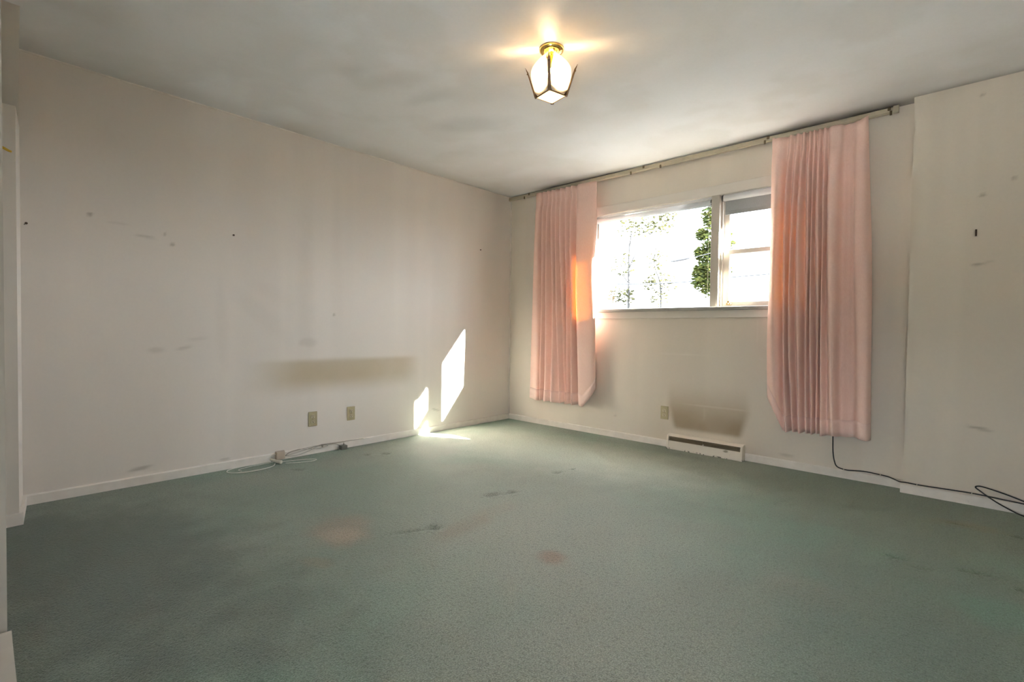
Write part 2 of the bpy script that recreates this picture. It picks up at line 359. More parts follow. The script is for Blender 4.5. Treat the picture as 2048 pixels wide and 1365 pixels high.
# ------------------------------------------------------------------ mesh helpers
def add_box(bm, x0, x1, y0, y1, z0, z1):
    v = [bm.verts.new((x, y, z)) for x in (x0, x1) for y in (y0, y1) for z in (z0, z1)]
    for f in ((0, 1, 3, 2), (4, 6, 7, 5), (0, 4, 5, 1), (2, 3, 7, 6), (0, 2, 6, 4), (1, 5, 7, 3)):
        bm.faces.new([v[i] for i in f])
def add_prism(bm, pts, a0, a1, axis):
    """polygon pts (2D) extruded along axis from a0 to a1"""
    def P(p, a):
        if axis == 0: return (a, p[0], p[1])
        if axis == 1: return (p[0], a, p[1])
        return (p[0], p[1], a)
    A = [bm.verts.new(P(p, a0)) for p in pts]; B = [bm.verts.new(P(p, a1)) for p in pts]
    bm.faces.new(A); bm.faces.new(B[::-1]); n = len(pts)
    for i in range(n): bm.faces.new((A[i], B[i], B[(i + 1) % n], A[(i + 1) % n]))
def add_lathe(bm, prof, cx=0, cy=0, cz=0, seg=32, axis='Z'):
    rings = []
    for r, h in prof:
        ring = []
        for i in range(seg):
            a = 2 * PI * i / seg
            p = (r * math.cos(a), r * math.sin(a), h)
            if axis == 'X': p = (p[2], p[0], p[1])
            if axis == 'Y': p = (p[0], p[2], p[1])
            ring.append(bm.verts.new((p[0] + cx, p[1] + cy, p[2] + cz)))
        rings.append(ring)
    for a, b in zip(rings, rings[1:]):
        for i in range(seg): bm.faces.new((a[i], a[(i + 1) % seg], b[(i + 1) % seg], b[i]))
    bm.faces.new(rings[0][::-1]); bm.faces.new(rings[-1])
def catmull(pts, sub=8):
    P = [Vector(p) for p in pts]; out = []
    for i in range(len(P) - 1):
        p0 = P[max(i - 1, 0)]; p1 = P[i]; p2 = P[i + 1]; p3 = P[min(i + 2, len(P) - 1)]
        for k in range(sub):
            s = k / sub
            out.append(0.5 * ((2 * p1) + (p2 - p0) * s + (2 * p0 - 5 * p1 + 4 * p2 - p3) * s * s + (3 * p1 - p0 - 3 * p2 + p3) * s ** 3))
    out.append(P[-1]); return out
def add_tube(bm, pts, r, seg=8, sub=8, smooth=True):
    P = catmull(pts, sub) if smooth else [Vector(p) for p in pts]
    rings = []; n = None
    for i, p in enumerate(P):
        d = (P[min(i + 1, len(P) - 1)] - P[max(i - 1, 0)]).normalized()
        if n is None:
            a = Vector((0, 0, 1)) if abs(d.z) < 0.9 else Vector((1, 0, 0)); n = d.cross(a).normalized()
        n = (n - d * n.dot(d)).normalized(); b = d.cross(n)
        rr = r(i / (len(P) - 1)) if callable(r) else r
        rings.append([bm.verts.new(p + rr * (math.cos(2 * PI * k / seg) * n + math.sin(2 * PI * k / seg) * b)) for k in range(seg)])
    for a, b in zip(rings, rings[1:]):
        for k in range(seg): bm.faces.new((a[k], a[(k + 1) % seg], b[(k + 1) % seg], b[k]))
    bm.faces.new(rings[0][::-1]); bm.faces.new(rings[-1])
def obj(name, bm, mat, parent=None, smooth=False, bevel=0.0):
    bmesh.ops.recalc_face_normals(bm, faces=bm.faces)
    me = bpy.data.meshes.new(name); bm.to_mesh(me); bm.free()
    me.materials.append(mat)
    if smooth:
        for p in me.polygons: p.use_smooth = True
    o = bpy.data.objects.new(name, me); COL.objects.link(o)
    if parent is not None: o.parent = parent
    if bevel:
        m = o.modifiers.new('bevel', 'BEVEL'); m.width = bevel; m.segments = 2; m.limit_method = 'ANGLE'
    return o
def tag(o, label, cat, group=None):
    o['label'] = label; o['category'] = cat
    if group: o['group'] = group
    return o
def thing(name, label, cat, group=None):
    o = bpy.data.objects.new(name, None); COL.objects.link(o); o.empty_display_size = 0.05
    return tag(o, label, cat, group)
def struct(name, bm, mat, parent=None, **kw):
    o = obj(name, bm, mat, parent, **kw)
    if parent is None: o['kind'] = 'structure'
    return o
def B(*boxes):
    bm = bmesh.new()
    for b in boxes: add_box(bm, *b)
    return bm

H = 2.44
# ------------------------------------------------------------------ room shell
# floor: fine grid with pressed-in furniture dents and two pulled seams
dents = [  # x, y, half length, half width, rotation, depth
    (1.670, -1.930, 0.050, 0.018, 1.31, 0.010), (1.726, -1.810, 0.028, 0.020, 0.98, 0.009), (1.705, -1.905, 0.115, 0.010, 1.26, 0.004), (1.811, -2.478, 0.034, 0.024, 0.87, 0.011), (1.770, -2.585, 0.100, 0.009, 1.15, 0.005),
    (1.667, -1.281, 0.040, 0.018, 1.39, 0.009), (1.695, -1.149, 0.024, 0.012, 1.35, 0.006), (0.400, -1.841, 0.026, 0.020, 0.79, 0.011), (0.328, -1.958, 0.024, 0.020, 1.57, 0.008), (0.359, -2.510, 0.040, 0.016, 0.79, 0.007),
    (3.514, -1.271, 0.036, 0.007, 0.07, 0.011), (3.608, -1.319, 0.040, 0.006, 0.11, 0.004), (3.758, -1.215, 0.034, 0.007, 0.25, 0.010), (3.825, -1.212, 0.034, 0.005, -0.07, 0.004),
    (3.713, -0.559, 0.046, 0.008, 0.0, 0.009), (3.927, -0.570, 0.026, 0.008, -0.13, 0.009), (3.902, -1.278, 0.014, 0.010, -1.03, 0.009)]
FX0, FX1, FY0, FY1 = -0.1, 4.62, -5.12, 0.1
def floor_z(x, y):
    z = 0.0
    for (cx, cy, a, b, r, d) in dents:
        ex, ey = x - cx, y - cy
        if abs(ex) > 0.2 or abs(ey) > 0.2: continue
        p = (ex * math.cos(r) + ey * math.sin(r)) / a; q = (ey * math.cos(r) - ex * math.sin(r)) / max(b, 0.012)
        z -= 1.4 * d * math.exp(-(p ** 4) * 0.7 - q * q)
        z += 0.35 * d * math.exp(-(p ** 4) * 0.7 - (q + 2.2) ** 2)
    return z
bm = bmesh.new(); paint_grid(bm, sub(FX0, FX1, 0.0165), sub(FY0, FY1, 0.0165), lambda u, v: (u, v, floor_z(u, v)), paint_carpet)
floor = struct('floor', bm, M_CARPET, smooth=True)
floor['label'] = 'worn green wall-to-wall carpet with reddish stains and furniture dents'

bm = bmesh.new(); paint_grid(bm, sub(-0.16, 4.76, 0.03), sub(-5.26, 0.16, 0.03), lambda u, v: (u, v, H), paint_ceiling)
paint_boxes(bm, (0.7, 0.7, 0.7), [(-0.16, 4.76, -5.26, 0.16, H + 0.002, H + 0.08)]); struct('ceiling', bm, M_CEIL)
bm = bmesh.new(); paint_grid(bm, sub(-3.845, 0.0, 0.0115), sub(-0.02, H, 0.0115), lambda u, v: (0.0, u, v), paint_wall_long)
paint_boxes(bm, WALLC, [(-0.12, -0.002, -3.845, 0.0, -0.02, H)]); struct('wall_left', bm, M_WA)
WX0, WX1, WZ0, WZ1 = 1.06, 2.85, 1.185, 2.085
bm = bmesh.new(); paint_grid(bm, sub(0.0, 3.46, 0.0115, (WX0, WX1)), sub(-0.02, H, 0.0115, (WZ0 - 0.02, WZ1)), lambda u, v: (u, 0.0, v), paint_wall_window, (WX0, WX1, WZ0 - 0.02, WZ1))
paint_boxes(bm, (0.7, 0.64, 0.56), [(-0.12, WX0, 0.002, 0.16, -0.02, H), (WX1, 4.72, 0.002, 0.16, -0.02, H), (WX0, WX1, 0.002, 0.16, -0.02, WZ0 - 0.02), (WX0, WX1, 0.002, 0.16, WZ1, H)])
struct('wall_window_side', bm, M_WB)
bm = bmesh.new(); paint_grid(bm, sub(3.457, 4.6, 0.0115), sub(-0.02, H, 0.0115), lambda u, v: (u, -0.098, v), paint_wall_projection)
paint_boxes(bm, (0.68, 0.615, 0.525), [(3.457, 4.6, -0.096, 0.0, -0.02, H)]); struct('wall_projection', bm, M_WJ)
struct('wall_right', B((4.6, 4.72, -5.1, 0.0, -0.02, H)), M_WP)
BX0, BX1, BZ0, BZ1 = 3.4, 4.4, 0.35, 1.25
struct('wall_back', B((-0.12, BX0, -5.22, -5.1, -0.02, H), (BX1, 4.72, -5.22, -5.1, -0.02, H), (BX0, BX1, -5.22, -5.1, -0.02, BZ0), (BX0, BX1, -5.22, -5.1, BZ1, H)), M_WP)
fill_win = bpy.data.objects.new('fill_window', None); COL.objects.link(fill_win); fill_win['kind'] = 'structure'  # unseen window added in the back wall as fill light
f2_ = obj('frame', B((BX0, BX0 + 0.04, -5.2, -5.12, BZ0, BZ1), (BX1 - 0.04, BX1, -5.2, -5.12, BZ0, BZ1), (BX0 + 0.04, BX1 - 0.04, -5.2, -5.12, BZ0, BZ0 + 0.04), (BX0 + 0.04, BX1 - 0.04, -5.2, -5.12, BZ1 - 0.04, BZ1), (3.88, 3.92, -5.2, -5.12, BZ0 + 0.04, BZ1 - 0.04)), M_FRAME, fill_win)
for xa, xb in ((BX0 + 0.04, 3.88), (3.92, BX1 - 0.04)): obj('pane', B((xa, xb, -5.162, -5.158, BZ0 + 0.04, BZ1 - 0.04)), M_GLASS, fill_win)
# shallow pilaster, sloping bulkhead and closet block at the near left end
bm = bmesh.new(); add_prism(bm, [(-0.12, -3.845), (0.0, -3.845), (0.338, -3.872), (0.345, -5.1), (-0.12, -5.1)], -0.02, 2.03, 2)
struct('wall_pilaster', bm, M_WP)
bm = bmesh.new(); add_prism(bm, [(-0.12, 2.03), (0.236, 2.03), (0.50, H), (-0.12, H)], -3.860, -5.1, 1)
add_box(bm, -0.12, 0.0, -3.862, -3.845, 2.03, H)
struct('wall_bulkhead', bm, M_WP)
struct('wall_closet', B((0.345, 1.60, -5.1, -3.947, -0.02, H)), M_FRAME)

# baseboards
def baseboard(name, pts2, a0, a1, axis):
    bm = bmesh.new(); add_prism(bm, pts2, a0, a1, axis); return struct(name, bm, M_TRIM)
bh = 0.056; bt = 0.013
prof_x = [(0, 0), (bt, 0), (bt, bh - 0.006), (bt - 0.005, bh), (0, bh)]
bm = bmesh.new(); add_prism(bm, [(p[0], p[1]) for p in prof_x], -3.845, 0.0, 1); struct('baseboard_left', bm, M_TRIM)
bm = bmesh.new(); add_prism(bm, [(-p[0], p[1]) for p in prof_x], bt, 1.883, 0); add_prism(bm, [(-p[0], p[1]) for p in prof_x], 2.497, 3.457, 0)
struct('baseboard_window_side', bm, M_TRIM)
bm = bmesh.new(); add_prism(bm, [(-0.098 - p[0], p[1]) for p in prof_x], 3.457 - bt, 4.6, 0); add_box(bm, 3.457 - bt, 3.457, -0.098, -bt, 0, bh)
struct('baseboard_projection', bm, M_TRIM)
bm = bmesh.new(); add_prism(bm, [(0.0, -3.845), (0.0, -3.830), (0.352, -3.858), (0.358, -3.946), (0.344, -3.946), (0.337, -3.872)], 0, 0.058, 2)
struct('baseboard_pilaster', bm, M_TRIM)
bm = bmesh.new(); add_prism(bm, [(1.64, 0.0), (1.95, 0.0), (1.95, 0.055), (1.73, 0.055), (1.66, 0.062), (1.64, 0.062)], -3.99, -3.939, 1)
struct('baseboard_closet', bm, M_FRAME)
# slim corner and ceiling beads
struct('trim_1', B((0.0, 0.007, -3.845, -0.007, H - 0.006, H)), M_TRIM)
struct('trim_2', B((0.0, 0.010, -0.010, 0.0, bh, H)), M_TRIM)

# ------------------------------------------------------------------ window
# casings: head board, apron, vertical side stops
struct('trim_3', B((0.98, 2.95, -0.006, 0.0, 2.078, 2.157)), M_WP, bevel=0.002)
struct('trim_4', B((0.99, 2.94, -0.013, 0.0, 1.102, 1.162)), M_WP, bevel=0.002)
win = bpy.data.objects.new('window_1', None); COL.objects.link(win); win['kind'] = 'structure'
win['label'] = 'painted window frame with wide fixed pane and narrow double-hung sash'
obj('sill', B((0.985, 2.945, -0.036, 0.155, 1.162, 1.188)), M_SILL, win, bevel=0.004)
obj('head_jamb', B((WX0, WX1, 0.0, 0.155, WZ1 - 0.012, WZ1)), M_FRAME, win)
obj('side_jamb', B((WX0, WX0 + 0.015, 0.0, 0.155, 1.188, WZ1 - 0.012)), M_FRAME, win)
obj('side_jamb', B((WX1 - 0.015, WX1, 0.0, 0.155, 1.188, WZ1 - 0.012)), M_FRAME, win)
obj('mullion', B((2.199, 2.264, -0.006, 0.155, 1.188, WZ1 - 0.006)), M_FRAME, win, bevel=0.003)
# fixed pane
fx0, fx1 = WX0 + 0.015, 2.199
fr_ = obj('fixed_frame', B((fx0, fx0 + 0.012, 0.085, 0.11, 1.188, 2.073), (fx1 - 0.010, fx1, 0.085, 0.11, 1.188, 2.073), (fx0 + 0.012, fx1 - 0.010, 0.085, 0.11, 1.188, 1.196), (fx0 + 0.012, fx1 - 0.010, 0.085, 0.11, 2.05, 2.073)), M_FRAME, win)
obj('pane', B((fx0 + 0.010, fx1 - 0.008, 0.095, 0.099, 1.194, 2.052)), M_GLASS, fr_)
# double hung: upper sash outside, lower sash inside, tracks between
hx0, hx1 = 2.264, WX1 - 0.015
obj('sash_track', B((hx0, hx0 + 0.014, 0.035, 0.045, 1.188, 2.073)), M_FRAME, win)
obj('sash_track', B((hx0, hx0 + 0.010, 0.078, 0.086, 1.188, 2.073)), M_FRAME, win)
us = obj('upper_sash', B((hx0, hx0 + 0.048, 0.088, 0.118, 1.606, 2.06), (hx1 - 0.048, hx1, 0.088, 0.118, 1.606, 2.06), (hx0 + 0.048, hx1 - 0.048, 0.088, 0.118, 1.606, 1.644), (hx0 + 0.048, hx1 - 0.048, 0.088, 0.118, 2.02, 2.06)), M_FRAME, win, bevel=0.002)
obj('pane', B((hx0 + 0.044, hx1 - 0.044, 0.101, 0.105, 1.640, 2.024)), M_GLASS, us)
ls = obj('lower_sash', B((hx0 + 0.014, hx0 + 0.066, 0.047, 0.077, 1.188, 1.640), (hx1 - 0.052, hx1, 0.047, 0.077, 1.188, 1.640), (hx0 + 0.066, hx1 - 0.052, 0.047, 0.077, 1.188, 1.228), (hx0 + 0.066, hx1 - 0.052, 0.047, 0.077, 1.606, 1.640)), M_FRAME, win, bevel=0.002)
obj('pane', B((hx0 + 0.062, hx1 - 0.048, 0.060, 0.064, 1.224, 1.610)), M_GLASS, ls)
la = obj('sash_latch', B((2.316, 2.352, 0.028, 0.047, 1.204, 1.219)), M_LATCH, win, bevel=0.002)
bm = bmesh.new(); add_box(bm, 2.326, 2.342, 0.026, 0.046, 1.219, 1.236); add_lathe(bm, [(0.004, -0.006), (0.005, 0.0), (0.004, 0.006)], 2.334, 0.022, 1.214, 12, 'Y')
obj('latch_knob', bm, M_LATCH, la, bevel=0.002)
struct('trim_5', B((0.90, 3.10, 0.16, 0.32, 2.165, 2.22)), M_EXT)

def bead_chain(bm, x, y, z0, z1):
    n = int((z1 - z0) / 0.012)
    for s in (-0.010, 0.010):
        add_tube(bm, [(x + s, y, z0 + 0.01), (x + s * 1.1, y, (z0 + z1) / 2), (x + s, y, z1)], 0.0014, 6, 4)
    add_tube(bm, [(x - 0.010, y, z0 + 0.012), (x, y, z0), (x + 0.010, y, z0 + 0.012)], 0.0014, 6, 4)
def blind(label, x0, x1, zc, r, drop, chain_x, yy):
    b = thing('roller_blind', label, 'blind', 'roller blinds in the window')
    bm = bmesh.new(); add_lathe(bm, [(r, x0 + 0.014), (r, x1 - 0.014)], 0, yy, zc, 28, 'X'); obj('roll', bm, M_BLINDROLL, b, True)
    z1 = zc - 0.3 * r; z0 = z1 - drop
    ys = yy + r - 0.002
    obj('cloth', B((x0 + 0.018, x1 - 0.018, ys - 0.0006, ys + 0.0006, z0, zc)), M_BLIND, b)
    obj('hem_bar', B((x0 + 0.018, x1 - 0.018, ys - 0.004, ys + 0.004, z0 - 0.004, z0 + 0.024)), M_BLIND, b, bevel=0.002)
    for xa, xb in ((x0, x0 + 0.012), (x1 - 0.012, x1)):
        bm = bmesh.new(); add_lathe(bm, [(r * 0.9, xa), (r * 1.08, xa + 0.002), (r * 1.08, xb - 0.002), (r * 0.8, xb)], 0, yy, zc, 24, 'X')
        add_box(bm, xa, xb, yy - 0.004, yy + 0.02, zc, zc + r * 1.05)
        obj('end_bracket', bm, M_DARKPL, b)
    bm = bmesh.new(); bead_chain(bm, chain_x, yy - r - 0.002, 1.30, zc); obj('bead_chain', bm, M_CLIP, b)
    return b
blind('rolled-up grey roller blind above the wide fixed pane', fx0 + 0.002, fx1 - 0.006, 2.036, 0.024, 0.010, fx1 - 0.014, 0.040)
blind('partly lowered grey roller blind over the narrow double-hung sash', hx0 + 0.014, hx1 - 0.004, 2.046, 0.024, 0.118, hx0 + 0.020, 0.010)

# ------------------------------------------------------------------ curtain rod
rod = thing('curtain_rod', 'long ivory metal traverse curtain rod against the ceiling above the window', 'curtain rod')
bm = bmesh.new(); add_prism(bm, [(-0.032, 2.394), (-0.046, 2.394), (-0.050, 2.400), (-0.050, 2.426), (-0.044, 2.432), (-0.032, 2.432)], 0.012, 3.375, 0)
obj('track', bm, M_ROD, rod)
bm = bmesh.new(); add_prism(bm, [(-0.0505, 2.398), (-0.054, 2.399), (-0.054, 2.410), (-0.0505, 2.411)], 0.012, 3.345, 0)
obj('track_lip', bm, M_ROD, rod)
for x in (0.30, 1.62, 2.62, 3.33):
    obj('bracket', B((x - 0.012, x + 0.012, -0.036, -0.001, 2.405, 2.437), (x - 0.008, x + 0.008, -0.057, -0.032, 2.410, 2.432)), M_BRACKET, rod, bevel=0.002)
for x in (0.24, 1.50, 1.78, 2.60, 3.34):
    obj('carrier', B((x - 0.006, x + 0.006, -0.060, -0.051, 2.380, 2.406)), M_BRACKET, rod)
obj('end_cap', B((3.350, 3.380, -0.058, -0.025, 2.391, 2.434)), M_ROD, rod, bevel=0.003)

# ------------------------------------------------------------------ curtains
def curtain(name_label, ctrl, ztop, zb, notch, swing, pleat_z=2.30):
    """ctrl: (x_top, x_mid, x_bot, depth) across the cloth; zb(u) bottom height"""
    root = thing('curtain', name_label, 'curtain', 'pair of rose pinch-pleat curtains')
    SUB = 7
    def level(k):
        return catmull([(c[k], c[3], 0) for c in ctrl], SUB)
    T, Mi, Bo = level(0), level(1), level(2)
    nc = len(T); NR = 56
    grid = []
    for r in range(NR + 1):
        s = r / NR; row = []
        for i in range(nc):
            u = i / (nc - 1)
            z_t = ztop(u); z_b = zb(u)
            z = z_t + (z_b - z_t) * s
            # quadratic through the three levels
            xt, xm, xb = T[i].x, Mi[i].x, Bo[i].x
            x = xt * (1 - s) * (1 - 2 * s) + xm * 4 * s * (1 - s) + xb * s * (2 * s - 1)
            d = T[i].y
            amp = 0.62 + 0.38 * min(1.0, s / 0.25)
            if s < 0.06: amp *= 0.75
            pinch = math.exp(-((s - 0.055) / 0.03) ** 2)
            d = 0.86 * d * amp * (1 - 0.35 * pinch) + 0.010 * math.sin(u * 23 + s * 5) * s
            x += 0.006 * math.sin(u * 31 + s * 4.5) * math.sin(PI * min(1, s * 1.1)) + notch(u, s)
            y = -0.064 - max(d, 0.0) - swing * s * (0.5 + 0.5 * math.sin(u * 9))
            row.append((x, y, z))
        grid.append(row)
    bm = bmesh.new(); V = [[bm.verts.new(p) for p in row] for row in grid]
    hr = NR - 3
    for r in range(NR):
        for i in range(nc - 1):
            bm.faces.new((V[r][i], V[r][i + 1], V[r + 1][i + 1], V[r + 1][i]))
    o = obj('cloth', bm, M_CURT, root, True)
    m = o.modifiers.new('thick', 'SOLIDIFY'); m.thickness = 0.0022; m.offset = 0
    # stitched bottom hem, a second layer of cloth hugging the lower edge
    bm = bmesh.new(); rows = grid[hr:]
    V = [[bm.verts.new((p[0], p[1] - 0.0019, p[2])) for p in row] for row in rows]
    for r in range(len(rows) - 1):
        for i in range(nc - 1): bm.faces.new((V[r][i], V[r][i + 1], V[r + 1][i + 1], V[r + 1][i]))
    o2 = obj('hem', bm, M_CURTHEM, root, True)
    m = o2.modifiers.new('thick', 'SOLIDIFY'); m.thickness = 0.0016; m.offset = 0
    # heading tape with pleat stitching
    bm = bmesh.new(); rows = grid[0:5]
    V = [[bm.verts.new((p[0], p[1] + 0.003, p[2])) for p in row] for row in rows]
    for r in range(len(rows) - 1):
        for i in range(nc - 1): bm.faces.new((V[r][i], V[r][i + 1], V[r + 1][i + 1], V[r + 1][i]))
    o3 = obj('heading_tape', bm, M_CURTHEM, root, True)
    m = o3.modifiers.new('thick', 'SOLIDIFY'); m.thickness = 0.0016; m.offset = 0
    for i in range(SUB * 4, nc - 1, SUB * 4):
        p = grid[1][i]
        bm = bmesh.new(); add_tube(bm, [(p[0], p[1] + 0.006, p[2] - 0.03), (p[0], p[1] + 0.008, p[2] + 0.012), (p[0], -0.0585, p[2] + 0.020), (p[0], -0.0555, p[2] + 0.004)], 0.0013, 6, 4)
        obj('hook', bm, M_SCREW, root)
    return root

def lin(a, b, x): return a + (b - a) * x
# left curtain: zoom columns mapped to metres along the wall
def LX(zt, zm, zb_):
    return (lin(0.418, 1.155, (zt - 190) / (517 - 190)), lin(0.396, 1.165, (zm - 172) / (516 - 172)), lin(0.366, 1.150, (zb_ - 152) / (500 - 152)))
LC = [(190, 172, 152, .02), (205, 190, 185, .065), (221, 214, 214, .065), (229, 229, 226, .0), (239, 244, 236, .085), (251, 259, 247, .015), (265, 272, 258, .085),
      (279, 291, 288, .0), (290, 305, 303, .095), (301, 319, 333, .02), (312, 330, 347, .085), (325, 346, 361, .01), (338, 357, 372, .09), (353, 369, 382, .01), (368, 382, 391, .085),
      (383, 397, 399, .015), (398, 408, 412, .09), (413, 419, 430, .0), (432, 436, 446, .075), (458, 468, 472, .075), (500, 506, 502, .050), (516, 517, 518, .022)]
left_ctrl = [LX(a, b, c) + (d,) for a, b, c, d in LC]
def l_bot(u): return 0.272 + (0.0 if u < 0.90 else 0.17 * (u - 0.90) / 0.10) + 0.006 * math.sin(u * 40)
def l_top(u): return lin(2.398, 2.385, u) - (0.0 if u < 0.9 else -0.0)
def l_notch(u, s):
    e = max(0.0, (u - 0.8) / 0.2)
    return e * (-0.022 * math.exp(-((s - 0.46) / 0.14) ** 2) + 0.012 * math.exp(-((s - 0.2) / 0.1) ** 2))
curtain('rose pink pleated curtain left of the window, beside the room corner', left_ctrl, l_top, l_bot, l_notch, 0.006)
def RX(a, b, c):
    return (lin(2.657, 3.225, (a - 1543) / (1735 - 1543)), lin(2.662, 3.264, (b - 1537) / (1740 - 1537)), lin(2.752, 3.287, (c - 1558) / (1741 - 1558)))
RC = [(1543, 1537, 1529, .035), (1556, 1549, 1545, .075), (1568, 1560, 1558, .05), (1578, 1566, 1568, .0), (1585, 1571, 1577, .085), (1592, 1577, 1585, .01), (1600, 1585, 1590, .085),
      (1606, 1593, 1597, .01), (1613, 1602, 1604, .09), (1618, 1611, 1612, .0), (1625, 1618, 1619, .085), (1629, 1624, 1624, .02), (1634, 1630, 1629, .085), (1639, 1635, 1634, .015),
      (1645, 1641, 1639, .09), (1650, 1646, 1644, .02), (1655, 1651, 1649, .10), (1661, 1659, 1660, .04), (1668, 1666, 1671, .10), (1685, 1675, 1677, .09), (1692, 1683, 1685, .02),
      (1700, 1699, 1700, .03), (1708, 1711, 1711, .03), (1718, 1717, 1722, .09), (1730, 1733, 1735, .09), (1735, 1740, 1741, .03)]
right_ctrl = [RX(a, b, c) + (d,) for a, b, c, d in RC]
def r_bot(u): return 0.285 + (0.235 * (0.11 - u) / 0.11 if u < 0.11 else 0.0) + 0.005 * math.sin(u * 37) + 0.018 * u
def r_top(u): return lin(2.388, 2.375, u) + (0.03 * (u - 0.93) / 0.07 if u > 0.93 else 0) + (0.012 if u < 0.02 else 0)
def r_notch(u, s):
    e = max(0.0, (0.15 - u) / 0.15)
    return e * (-0.008 * math.exp(-((s - 0.8) / 0.2) ** 2))
curtain('rose pink pleated curtain right of the window, above the black cable', right_ctrl, r_top, r_bot, r_notch, 0.006)

# ------------------------------------------------------------------ ceiling lamp
LXc, LYc = 2.113, -1.979
lamp = thing('ceiling_lamp', 'lit brass lantern ceiling lamp with four opal glass panels', 'ceiling lamp'); lamp.location = (LXc, LYc, H)
def RZ(z): return z - H          # local heights
A0 = math.radians(-57.0)
def corner(k, r, z): a = A0 + k * PI / 2; return Vector((r * math.cos(a), r * math.sin(a), RZ(z)))
bm = bmesh.new(); add_lathe(bm, [(0.060, 0.0), (0.063, -0.003), (0.062, -0.012), (0.050, -0.024), (0.030, -0.032), (0.012, -0.035), (0.010, -0.036)], 0, 0, 0, 40)
can = obj('canopy', bm, M_BRASS, lamp, True)
for a in (A0 + 0.35, A0 + 0.35 + PI):
    bm = bmesh.new(); add_lathe(bm, [(0.004, -0.022), (0.0055, -0.026), (0.004, -0.030)], 0.047 * math.cos(a), 0.047 * math.sin(a), 0, 12); obj('canopy_screw', bm, M_BRASSD, can, True)
bm = bmesh.new(); add_lathe(bm, [(0.009, -0.034), (0.009, -0.075), (0.018, -0.078), (0.018, -0.105), (0.012, -0.106)], 0, 0, 0, 20); obj('socket', bm, M_BRASS, lamp, True)
bm = bmesh.new(); add_lathe(bm, [(0.010, -0.106), (0.014, -0.112), (0.024, -0.130), (0.029, -0.150), (0.026, -0.170), (0.014, -0.184), (0.003, -0.188)], 0, 0, 0, 24); obj('bulb', bm, M_BULB, lamp, True)
ZB, ZT = 2.192, 2.352
for k in range(4):
    # rib with pointed tip: flat bar from bottom corner up and outward
    p0, p1 = corner(k, 0.080, ZB), corner(k, 0.122, ZT - 0.030)
    tip = corner(k, 0.136, ZT)
    side = Vector((-math.sin(A0 + k * PI / 2), math.cos(A0 + k * PI / 2), 0))
    outw = Vector((math.cos(A0 + k * PI / 2), math.sin(A0 + k * PI / 2), 0))
    bm = bmesh.new()
    ringz = []
    for p, wd, th in ((p0, 0.0085, 0.004), (p0.lerp(p1, 0.5), 0.0075, 0.0035), (p1, 0.0070, 0.0035), (tip, 0.0006, 0.0006)):
        ringz.append([bm.verts.new(p + side * a * wd + outw * b * th) for a, b in ((-1, -1), (1, -1), (1, 1), (-1, 1))])
    for a, b in zip(ringz, ringz[1:]):
        for i in range(4): bm.faces.new((a[i], a[(i + 1) % 4], b[(i + 1) % 4], b[i]))
    bm.faces.new(ringz[0][::-1]); bm.faces.new(ringz[-1])
    rib = obj('rib', bm, M_BRASSD, lamp)
    q = corner(k, 0.1245, ZT - 0.034)
    bm = bmesh.new(); bmesh.ops.create_uvsphere(bm, u_segments=10, v_segments=8, radius=0.0038, matrix=Matrix.Translation(q)); obj('knob', bm, M_BRASSD, rib, True)
    # skirt band between the corners, arched along its top edge
    a, b = corner(k, 0.079, ZB), corner(k + 1, 0.079, ZB)
    bm = bmesh.new(); N = 12; F, K = [], []
    mid = (a + b) / 2; nrm = Vector((mid.x, mid.y, 0)).normalized()
    for i in range(N + 1):
        s = i / N; p = a.lerp(b, s); hgt = 0.012 + 0.020 * abs(2 * s - 1) ** 1.6
        row = []
        for off in (0.0, -0.003):
            row.append((bm.verts.new(p + nrm * off), bm.verts.new(p + nrm * (off + hgt * 0.22) + Vector((0, 0, hgt)))))
        F.append(row)
    for r0, r1 in zip(F, F[1:]):
        bm.faces.new((r0[0][0], r1[0][0], r1[0][1], r0[0][1])); bm.faces.new((r0[1][0], r0[1][1], r1[1][1], r1[1][0]))
        bm.faces.new((r0[0][1], r1[0][1], r1[1][1], r0[1][1])); bm.faces.new((r0[0][0], r0[1][0], r1[1][0], r1[0][0]))
    obj('skirt', bm, M_BRASSD, lamp)
    # petal shaped opal panel, bulging outward and closing toward the canopy
    bm = bmesh.new(); NR_, NC_ = 18, 12; G = []
    for r in range(NR_ + 1):
        s = r / NR_; row = []
        z = ZB + 0.004 + (2.404 - ZB - 0.004) * s
        apo = 0.0535 + 0.028 * math.sin(min(1, s / 0.60) * PI / 2) - (0.050 * ((s - 0.60) / 0.40) ** 2 if s > 0.60 else 0)   # centre line radius
        full = 0.050 + 0.018 * min(1, s / 0.6)
        hw = full if s < 0.50 else full * (1 - 0.85 * ((s - 0.50) / 0.50) ** 1.7)
        am = A0 + (k + 0.5) * PI / 2
        for i in range(NC_ + 1):
            v = (i / NC_) * 2 - 1
            rad = apo + 0.006 * (1 - v * v)
            px = rad * math.cos(am) - v * hw * math.sin(am); py = rad * math.sin(am) + v * hw * math.cos(am)
            row.append(bm.verts.new((px, py, RZ(z))))
        G.append(row)
    for r0, r1 in zip(G, G[1:]):
        for i in range(NC_): bm.faces.new((r0[i], r0[i + 1], r1[i + 1], r1[i]))
    gp = obj('glass_panel', bm, M_OPAL, lamp, True)
    m = gp.modifiers.new('thick', 'SOLIDIFY'); m.thickness = 0.002; m.offset = 0
bm = bmesh.new(); cs = [corner(k, 0.074, ZB + 0.002) for k in range(4)]
add_prism(bm, [(c_.x, c_.y) for c_ in cs], RZ(ZB + 0.001), RZ(ZB + 0.004), 2); obj('bottom_pane', bm, M_OPAL, lamp)

